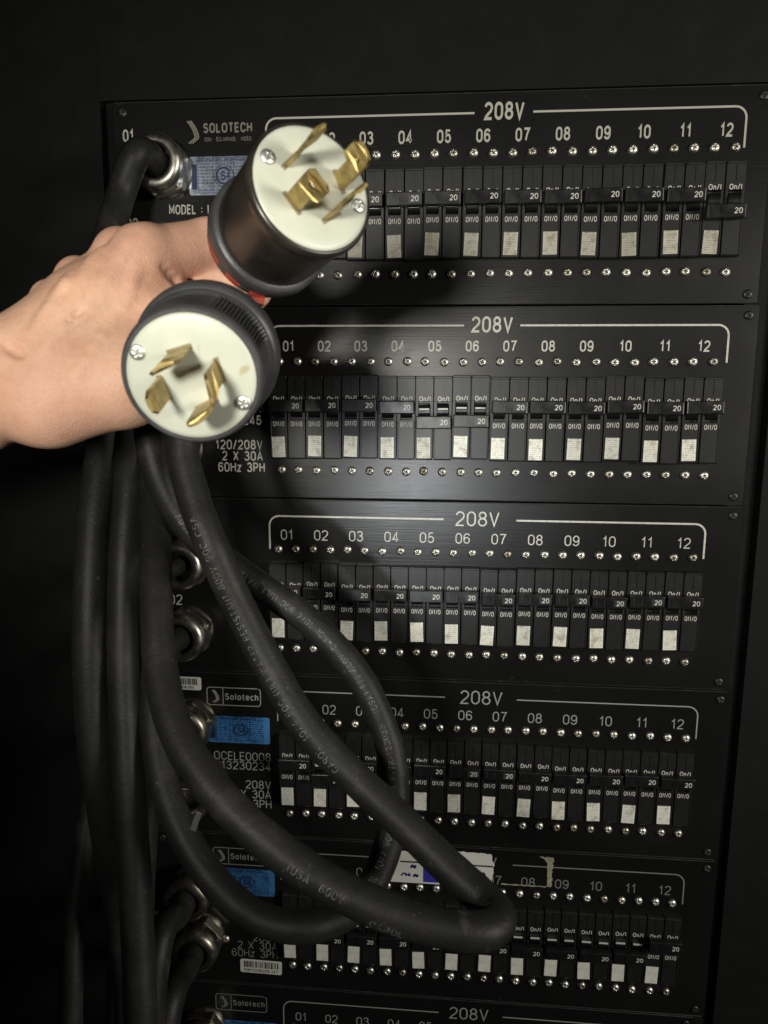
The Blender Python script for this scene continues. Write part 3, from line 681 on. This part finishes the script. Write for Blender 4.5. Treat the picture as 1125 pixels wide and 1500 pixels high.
# cables coming out of the glands
cable('thick black cable bending out of the top left gland, hanging outermost',
    [gl(1, -4.9, 3.5, 1.2), gl(1, -5.1, 3.55, 3.2), cp(175, 292, .60), cp(148, 400, .57), cp(150, 520, .54), cp(152, 640, .52), cp(138, 760, .505), cp(132, 900, .495), cp(134, 1030, .495), cp(146, 1140, .50), cp(160, 1230, .515), cp(176, 1330, .53), cp(188, 1440, .54), cp(192, 1560, .55), cp(192, 1700, .56)], .0118)
cable('thick black cable hanging straight beside the loops with a scuffed jacket',
    [gl(1, -4.9, 7.8, 1.2), gl(1, -5.2, 7.8, 3.4), cp(196, 470, .56), cp(196, 600, .53), cp(190, 700, .51), cp(183, 800, .50), cp(180, 900, .495), cp(182, 1020, .49), cp(188, 1140, .485), cp(196, 1260, .48), cp(202, 1380, .475), cp(206, 1500, .47), cp(208, 1680, .465)], .0108)
cable('thin black cable at the lower left corner, leaning outwards',
    [gl(3, -4.6, 3.7, 1.2), gl(3, -4.9, 3.75, 3.4), cp(205, 870, .63), cp(178, 980, .60), cp(150, 1110, .58), cp(128, 1210, .57), cp(113, 1310, .56), cp(106, 1410, .55), cp(103, 1520, .545), cp(100, 1680, .54)], .0088)
cable('black cable in the lower gland of the middle panel, half hidden by the loops',
    [gl(3, -4.65, 7.9, 1.2), gl(3, -4.9, 7.95, 3.0), cp(235, 985, .64), cp(205, 1060, .62), cp(195, 1200, .61), cp(180, 1400, .60), cp(175, 1700, .60)], .0118)
cable('black cable leaving the gland beside the bright blue sticker',
    [gl(4, -4.7, 3.1, 1.2), gl(4, -4.9, 3.2, 3.0), cp(232, 1110, .65), cp(215, 1200, .64), cp(205, 1400, .63), cp(200, 1700, .62)], .0108)
cable('black cable leaving the upper brassy gland beside the cut blue sticker',
    [gl(5, -5.0, 3.5, 1.2), gl(5, -5.1, 3.6, 2.8), cp(240, 1360, .67), cp(225, 1440, .65), cp(220, 1560, .64), cp(218, 1700, .63)], .0125)
cable('black cable leaving the lower brassy gland beside the small barcode',
    [gl(5, -4.6, 7.0, 1.2), gl(5, -4.7, 7.1, 2.8), cp(255, 1450, .67), cp(240, 1530, .65), cp(235, 1700, .64)], .0125)
cable('black cable leaving the gland at the bottom edge of the photo',
    [gl(6, -4.7, 3.3, 1.2), gl(6, -4.8, 3.5, 2.8), cp(270, 1560, .68), cp(262, 1700, .66)], .0118)
tie = MB(); tie.box(-.0017, .0017, -.0006, .0006, -.006, .006, 0, .0004)
tt = thing('cable_tie_end', 'clipped grey cable tie end poking out under the thick cord loop', 'cable tie', cp(287, 1203, .39), None, tie.mesh('cable_tie_end', [m_tie])); tt.rotation_euler = (0, .35, 0)

# ------------------------------------------------------------------ plugs
def frame_from(face, rear, roll_hint):
    """axis y runs back from the face; x-z span the face"""
    y = (rear - face).normalized(); z = (roll_hint - y * roll_hint.dot(y)).normalized(); x = y.cross(z).normalized()
    m = Matrix((x, y, z)).transposed().to_4x4(); m.translation = face; return m
mm = .001
def blade_mesh(hook, hole, flip, kw=1.3, kl=1.35):
    cu = bpy.data.curves.new('b', 'CURVE'); cu.dimensions = '2D'; cu.fill_mode = 'BOTH'; cu.extrude = .6; cu.bevel_depth = .12; cu.bevel_resolution = 1
    o = [(-3.6, -3), (3.6, -3), (3.6, 15.5), (2.4, 17.5), (-4.8, 17.5), (-6.6, 15.6), (-6.6, 9.6), (-3.6, 8.6)] if hook else [(-3.8, -3), (3.8, -3), (3.8, 15), (2.2, 17.5), (-2.2, 17.5), (-3.8, 15)]
    if flip: o = [(-x, y) for x, y in o][::-1]
    # denser outline, so that the blade can be curved
    d = []
    o = [(x * kw, y * (kl if y > 0 else 1)) for x, y in o]
    for i, a in enumerate(o):
        b = o[(i + 1) % len(o)]; k = max(1, int(math.dist(a, b) / 1.2))
        d += [(a[0] + (b[0] - a[0]) * j / k, a[1] + (b[1] - a[1]) * j / k) for j in range(k)]
    sp = cu.splines.new('POLY'); sp.points.add(len(d) - 1); sp.use_cyclic_u = True
    for q, c in zip(sp.points, d): q.co = (c[0], c[1], 0, 1)
    if hole:
        sp = cu.splines.new('POLY'); sp.points.add(15); sp.use_cyclic_u = True
        hx = (1 if flip else -1) * (1.2 if hook else 0)
        for k, q in enumerate(sp.points): q.co = (hx + 1.6 * math.cos(k * math.pi / 8), 13 * kl + 1.6 * math.sin(k * math.pi / 8), 0, 1)
    ob = bpy.data.objects.new('b', cu); COL.objects.link(ob)
    me = bpy.data.meshes.new_from_object(ob.evaluated_get(bpy.context.evaluated_depsgraph_get()))
    bpy.data.objects.remove(ob); bpy.data.curves.remove(cu)
    Rb = 14.0
    for v in me.vertices:                               # local: x tangent, y = -length (out of the face), z radial; curved about the plug axis
        x, l, t = v.co; a = x / Rb
        v.co = Vector((math.sin(a) * (Rb + t), -l, math.cos(a) * (Rb + t) - Rb)) * mm
    me.materials.clear(); me.materials.append(m_brass); me.name = 'blade'
    for p in me.polygons: p.use_smooth = False
    return me
def plug(label, face, rear, rf, angles, hooks, prof_shell, ring, ribs, m_sh, screws, red, kl):
    root = thing('twist_lock_plug', label, 'plug', (0, 0, 0), 'twist lock plugs held in the hand')
    # "screen right" and "screen down" seen from the face fix the roll
    root.matrix_world = frame_from(face, rear, W(-RC[1]))
    def ang(a): t = math.radians(a); return (math.cos(t), -math.sin(t))      # screen angle, y down -> local x,z
    sgn = 1 if (root.matrix_world.to_3x3() @ Vector((1, 0, 0))).dot(W(RC[0])) > 0 else -1
    mb = MB(); seg = 180
    def ribf(t, a):
        if not ribs: return 1
        aa = math.degrees(math.atan2(math.sin(a), math.cos(a) * sgn))
        if ribs[0] < aa < ribs[1] and ribs[2] * mm < t < ribs[3] * mm: return 1 + .022 * (1 if (aa / 3.3) % 1 < .55 else -1)
        return 1
    pf = []
    for (a, b) in zip(prof_shell, prof_shell[1:]):
        k = max(1, int((b[0] - a[0]) / 2)); pf += [(a[0] + (b[0] - a[0]) * j / k, a[1] + (b[1] - a[1]) * j / k) for j in range(k)]
    pf.append(prof_shell[-1])
    lathe(mb, [(t * mm, r * mm) for t, r in pf], 0, 720 if ribs else 96, not ribs, cap=True, rfun=ribf)
    link('shell', mb.mesh('shell', [m_sh]), root)
    mb = MB(); lathe(mb, [(t * mm, r * mm) for t, r in ring], 0, 96); link('collar_ring', mb.mesh('collar_ring', [m_shell]), root)
    mb = MB(); lathe(mb, [(-.9 * mm, .01 * mm), (-.9 * mm, rf * .6 * mm), (-.7 * mm, (rf - 2.5) * mm), (-.2 * mm, (rf - .8) * mm), (.7 * mm, rf * mm), (4 * mm, rf * mm)], 0, 96)
    fc = link('face', mb.mesh('face', [m_nylon]), root)
    for a, (hk, hl, fl) in zip(angles, hooks):
        x, z = ang(a); x *= sgn
        th = math.atan2(x, z)
        b = link('blade', blade_mesh(hk, hl, fl, 1.12 if red else 1.32, kl), root)
        b.matrix_local = Matrix.Rotation(th, 4, 'Y') @ Matrix.Translation((0, 0, (14.2 if red else 13) * mm))
        sl = MB(); sl.box(-5.6 * mm, 5.6 * mm, -.98 * mm, -.5 * mm, -1.25 * mm, 1.25 * mm)
        so = link('slot_shadow_gap', sl.mesh('slot', [m_slot]), fc); so.name = 'blade_slot_shade'
        so.matrix_local = Matrix.Rotation(th, 4, 'Y') @ Matrix.Translation((0, 0, (14.1 if red else 12.9) * mm))
    for a, rad in screws:
        x, z = ang(a); x *= sgn
        link('face_screw', screw_mesh(3.5 * mm, 1.3 * mm, [m_facescrew, m_facerecess]), root, (x * rad * mm, -.8 * mm, z * rad * mm), (0, .5, 0))
    if red:
        mb = MB(); lathe(mb, [(t * mm, r * mm) for t, r in red], 0, 120)
        for i, f in enumerate(mb.f):
            c = [sum(mb.v[j][q] for j in f) / len(f) for q in (0, 2)]; aa = math.degrees(math.atan2(-c[1], c[0] * sgn)) % 360
            if not (148 < aa < 174 or 118 < aa < 134): mb.m[i] = 1
        link('clamp_band', mb.mesh('clamp_band', [m_red, m_shell]), root)
        x, z = ang(97); x *= sgn
        mb = MB(); mb.box(-4 * mm, 4 * mm, 58 * mm, 65 * mm, 20 * mm, 33 * mm, 0, 1 * mm, 2)
        tb = link('clamp_tab', mb.mesh('clamp_tab', [m_red]), root); tb.matrix_local = Matrix.Rotation(math.atan2(x, z), 4, 'Y')
    # cord clamp behind
    t0 = ring[-1][0]
    mb = MB(); lathe(mb, [(t0 * mm, 22 * mm), ((t0 + 8) * mm, 21 * mm), ((t0 + 20) * mm, 15.5 * mm), ((t0 + 30) * mm, 13 * mm), ((t0 + 32) * mm, 10 * mm)], 0, 48); link('cord_clamp', mb.mesh('cord_clamp', [m_shell]), root)
    return root
plug('plug with charcoal grooved shell and four brass blades, held lower left', cp(281, 553, .3085), cp(311, 511, .353), 28, (-107, 161, -16, 64),
     ((1, 0, 0), (0, 1, 0), (1, 0, 1), (1, 0, 0)),
     [(.2, 28.0), (.2, 29.2), (1.5, 30.2), (3, 30.6), (6, 30.6), (7, 29.6), (28, 30.0), (30, 31.6), (33, 32.4)], [(31, 31), (32, 33.6), (36, 34.2), (42, 34.2), (44, 33), (46, 26)], (18, 72, 8, 29), m_shell, ((-153, 24), (27, 24)), None, 1.45)
plug('plug with smoky brown shell and four brass blades, held upper right', cp(458, 276, .314), cp(398, 340, .354), 28, (-139, -24, 138, 54),
     ((1, 0, 1), (1, 1, 0), (1, 1, 0), (1, 0, 0)),
     [(.2, 28.0), (.2, 28.8), (1.5, 29.6), (3, 29.9), (5, 29.7), (6.5, 28.6), (44, 27.6), (48, 27.4)], [(45, 27), (46, 29.6), (47, 30.2), (54, 30.2), (56, 29), (58, 24)], None, m_smoke, ((-158, 22.5), (8, 22.5)),
     [(57.5, 20), (58, 27.6), (62.5, 27.6), (63, 20)], 1.5)

# ------------------------------------------------------------------ the hand
def seg_d(P, a, b, ra, rb):
    a = np.array(a[:]); b = np.array(b[:]); ab = b - a; t = np.clip(((P - a) @ ab) / (ab @ ab), 0, 1)
    return np.linalg.norm(P - a - t[..., None] * ab, axis=-1) - (ra + t * (rb - ra))
def smin(a, b, k):
    h = np.clip(.5 + .5 * (b - a) / k, 0, 1); return b * (1 - h) + a * h - k * h * (1 - h)
def surface_nets(F, o, h):
    ins = F < 0; nx, ny, nz = F.shape
    c = [ins[i:nx - 1 + i, j:ny - 1 + j, k:nz - 1 + k] for i in (0, 1) for j in (0, 1) for k in (0, 1)]
    tot = sum(x.astype(np.int8) for x in c); act = (tot > 0) & (tot < 8)
    I = np.argwhere(act); idx = -np.ones(act.shape, int); idx[act] = np.arange(len(I))
    acc = np.zeros((len(I), 3)); cnt = np.zeros(len(I)); g = lambda q: F[I[:, 0] + q[0], I[:, 1] + q[1], I[:, 2] + q[2]]
    cs = [(i, j, k) for i in (0, 1) for j in (0, 1) for k in (0, 1)]
    for a in cs:
        for ax in range(3):
            if a[ax]: continue
            b = list(a); b[ax] = 1; fa, fb = g(a), g(b); m = (fa < 0) != (fb < 0)
            t = np.where(m, fa / np.where(fa == fb, 1, fa - fb), 0); p = np.array(a, float)[None] + t[:, None] * np.eye(3)[ax][None]
            acc[m] += p[m]; cnt[m] += 1
    V = (I + acc / cnt[:, None]) * h + o; Fs = []
    for ax in range(3):
        b, c2 = [(1, 2), (2, 0), (0, 1)][ax]
        sl0 = [slice(None)] * 3; sl1 = [slice(None)] * 3; sl0[ax] = slice(0, -1); sl1[ax] = slice(1, None)
        A, B = ins[tuple(sl0)], ins[tuple(sl1)]; E = np.argwhere(A != B)
        E = E[(E[:, b] > 0) & (E[:, c2] > 0) & (E[:, b] < F.shape[b] - 1) & (E[:, c2] < F.shape[c2] - 1)]
        s = A[E[:, 0], E[:, 1], E[:, 2]]
        def ci(db, dc): q = E.copy(); q[:, b] += db; q[:, c2] += dc; return idx[q[:, 0], q[:, 1], q[:, 2]]
        q = np.stack([ci(-1, -1), ci(0, -1), ci(0, 0), ci(-1, 0)], 1); q[~s] = q[~s][:, ::-1]; Fs.append(q)
    return V, np.concatenate(Fs)
def build_hand():
    K = lambda x, y, d: np.array(cp(x, y, d)[:])
    # skeleton: (from, to, radius, radius) chains, millimetres for radii
    palm = [(K(-280, 640, .385), K(-50, 582, .397), 32, 28.5), (K(-50, 582, .397), K(60, 553, .394), 28.5, 27.5),
            (K(60, 545, .395), K(140, 470, .402), 29, 28), (K(60, 550, .392), K(180, 560, .392), 28, 25),
            (K(140, 480, .402), K(205, 440, .405), 25, 21)]
    meta = [(K(60, 520, .39), K(208, 378, .395), 20, 15.5), (K(40, 520, .395), K(168, 382, .408), 19, 12),
            (K(20, 532, .40), K(108, 424, .418), 17.5, 11), (K(10, 545, .40), K(70, 454, .425), 16.5, 10)]
    fingers = [[(K(208, 377, .395), K(306, 356, .418), 15.4, 13.6), (K(306, 356, .418), K(372, 425, .452), 12.8, 10.5), (K(372, 425, .452), K(352, 462, .468), 10, 8.2)],
               [(K(176, 367, .410), K(268, 395, .450), 13.2, 11.3), (K(262, 395, .450), K(335, 460, .478), 11, 9.5), (K(335, 460, .478), K(318, 488, .486), 9, 7.8)],
               [(K(114, 406, .420), K(212, 445, .462), 12.2, 10.8), (K(205, 445, .462), K(285, 500, .492), 10.5, 9), (K(285, 500, .492), K(262, 530, .496), 8.8, 7.4)],
               [(K(74, 436, .427), K(155, 480, .470), 10.8, 9.6), (K(150, 480, .470), K(215, 540, .496), 9.2, 8), (K(215, 540, .496), K(225, 560, .492), 7.8, 7)]]
    thumb = [(K(70, 590, .385), K(215, 535, .392), 24, 19), (K(215, 535, .392), K(275, 470, .408), 18, 14.5), (K(275, 470, .408), K(318, 428, .428), 12.5, 10)]
    bits = [(K(200, 358, .394), K(215, 358, .392), 9, 10)]
    pts = np.concatenate([np.array([s[0], s[1]]) for s in palm + meta + thumb + sum(fingers, [])])
    h = .00125; lo = pts.min(0) - .036; hi = pts.max(0) + .036
    n = np.ceil((hi - lo) / h).astype(int)
    ax = [lo[i] + np.arange(n[i]) * h for i in range(3)]
    P = np.stack(np.meshgrid(*ax, indexing='ij'), -1)
    def chain(ss, k):
        d = None
        for (a, b, ra, rb) in ss:
            e = seg_d(P, a, b, ra * mm, rb * mm); d = e if d is None else smin(d, e, k)
        return d
    D = chain(palm, .016)
    MT = None
    for s in meta: e = seg_d(P, s[0], s[1], s[2] * mm, s[3] * mm); MT = e if MT is None else smin(MT, e, .005)
    D = smin(D, MT, .012)
    FD = None
    for f in fingers:
        e = chain(f, .005); FD = e if FD is None else smin(FD, e, .003)
    D = smin(D, FD, .0075)
    D = smin(D, chain(thumb, .008), .013)
    D = smin(D, chain(bits, .004), .006)
    # tendons, veins and creases, laid on the skin found by walking in from the front
    def skin(px, py):
        for d in np.arange(.31, .52, .0006):
            q = np.round((K(px, py, d) - lo) / h).astype(int)
            if (q >= 0).all() and (q < n).all() and D[tuple(q)] < 0: return d
        return .40
    def stroke(D, pts, r, out, k, sign):
        q = []
        for (x0, y0), (x1, y1) in zip(pts, pts[1:]):
            q += [(x0 + (x1 - x0) * t / 4, y0 + (y1 - y0) * t / 4) for t in range(4)]
        q.append(pts[-1]); q = [K(x, y, skin(x, y) + out) for x, y in q]
        for a, b in zip(q, q[1:]):
            l = np.minimum(a, b) - r - k - .002; u = np.maximum(a, b) + r + k + .002
            i0 = np.clip(((l - lo) / h).astype(int), 0, n - 1); i1 = np.clip(((u - lo) / h).astype(int) + 2, 1, n)
            sl = tuple(slice(p, q_) for p, q_ in zip(i0, i1)); e = seg_d(P[sl], a, b, r, r)
            D[sl] = smin(D[sl], e, k) if sign > 0 else -smin(-D[sl], e, k)
        return D
    for pts_, r, out, k in (([(85, 500), (140, 432), (192, 362)], .0036, .0040, .005), ([(70, 492), (112, 430), (150, 372)], .0030, .0034, .005),
                            ([(50, 492), (84, 440), (104, 408)], .0026, .0030, .004), ([(118, 545), (160, 480), (186, 440), (200, 392)], .0022, .0024, .004), ([(60, 520), (100, 478), (150, 452)], .0020, .0022, .004)):
        D = stroke(D, pts_, r, out, k, 1)
    for pts_, r, out, k in (([(240, 392), (258, 410), (272, 424)], .0008, -.0008, .004),
                            ([(0, 498), (30, 520)], .0006, -.0002, .005), ([(100, 470), (122, 452)], .0003, 0, .003)):
        D = stroke(D, pts_, r, out, k, -1)
    V, F = surface_nets(D, lo, h)
    return V, F
HV, HF = build_hand()
me = bpy.data.meshes.new('person'); me.from_pydata(HV.tolist(), [], HF.tolist()); me.update()
me.polygons.foreach_set('use_smooth', [True] * len(me.polygons))
# how red the skin is: knuckles, web
red = np.zeros(len(HV))
for (px, py, d, rad) in ((206, 352, .38, .016), (160, 345, .4, .013), (98, 388, .41, .012), (58, 420, .42, .012), (262, 400, .385, .02), (90, 600, .36, .02), (290, 350, .40, .02)):
    c = np.array(cp(px, py, d)[:]); red = np.maximum(red, np.exp(-((HV - c) ** 2).sum(1) / (2 * rad * rad)))
at = me.attributes.new('flush', 'FLOAT', 'POINT'); at.data.foreach_set('value', red)
m_skin = mat('skin', (0.56, 0.33, 0.22), 0.56, **{'Specular IOR Level': .35})
nz = noise(m_skin, 38, 10, rough=.7); nz2 = noise(m_skin, 330, 5)
r_ = ramp(m_skin, nz.outputs['Fac'], [(0.3, (0.59, 0.325, 0.215)), (0.52, (0.68, 0.405, 0.278)), (0.72, (0.72, 0.46, 0.332))])
a_ = N(m_skin, 'ShaderNodeAttribute', attribute_name='flush')
mx = N(m_skin, 'ShaderNodeMix', data_type='RGBA'); mxf = N(m_skin, 'ShaderNodeMath', operation='MULTIPLY'); mxf.inputs[1].default_value = .55
LK(m_skin, a_.outputs['Fac'], mxf.inputs[0]); LK(m_skin, mxf.outputs[0], mx.inputs[0]); LK(m_skin, r_.outputs[0], mx.inputs[6]); mx.inputs[7].default_value = (0.66, 0.34, 0.25, 1)
mx2 = N(m_skin, 'ShaderNodeMix', data_type='RGBA', blend_type='MULTIPLY'); mx2.inputs[0].default_value = .3
r2_ = ramp(m_skin, nz2.outputs['Fac'], [(0.3, 0.78), (0.6, 1.0)]); LK(m_skin, mx.outputs[2], mx2.inputs[6]); LK(m_skin, r2_.outputs[0], mx2.inputs[7])
LK(m_skin, mx2.outputs[2], BS(m_skin).inputs['Base Color'])
vor = N(m_skin, 'ShaderNodeTexVoronoi'); vor.inputs['Scale'].default_value = 750; tc = N(m_skin, 'ShaderNodeTexCoord'); LK(m_skin, tc.outputs['Object'], vor.inputs['Vector'])
ad = N(m_skin, 'ShaderNodeMath', operation='MULTIPLY_ADD'); ad.inputs[1].default_value = .35; LK(m_skin, vor.outputs['Distance'], ad.inputs[0])
nz3 = noise(m_skin, 110, 6); LK(m_skin, nz3.outputs['Fac'], ad.inputs[2]); bump(m_skin, ad.outputs[0], .38, .0012)
for k, v in (('Subsurface Weight', .08), ('Subsurface Scale', .006)): BS(m_skin).inputs[k].default_value = v
BS(m_skin).inputs['Subsurface Radius'].default_value = (1, .35, .18)
me.materials.append(m_skin)
hand = thing('person', 'bare hand and wrist reaching in from the left, gripping two plugs by their cords', 'person', (0, 0, 0), None, me)
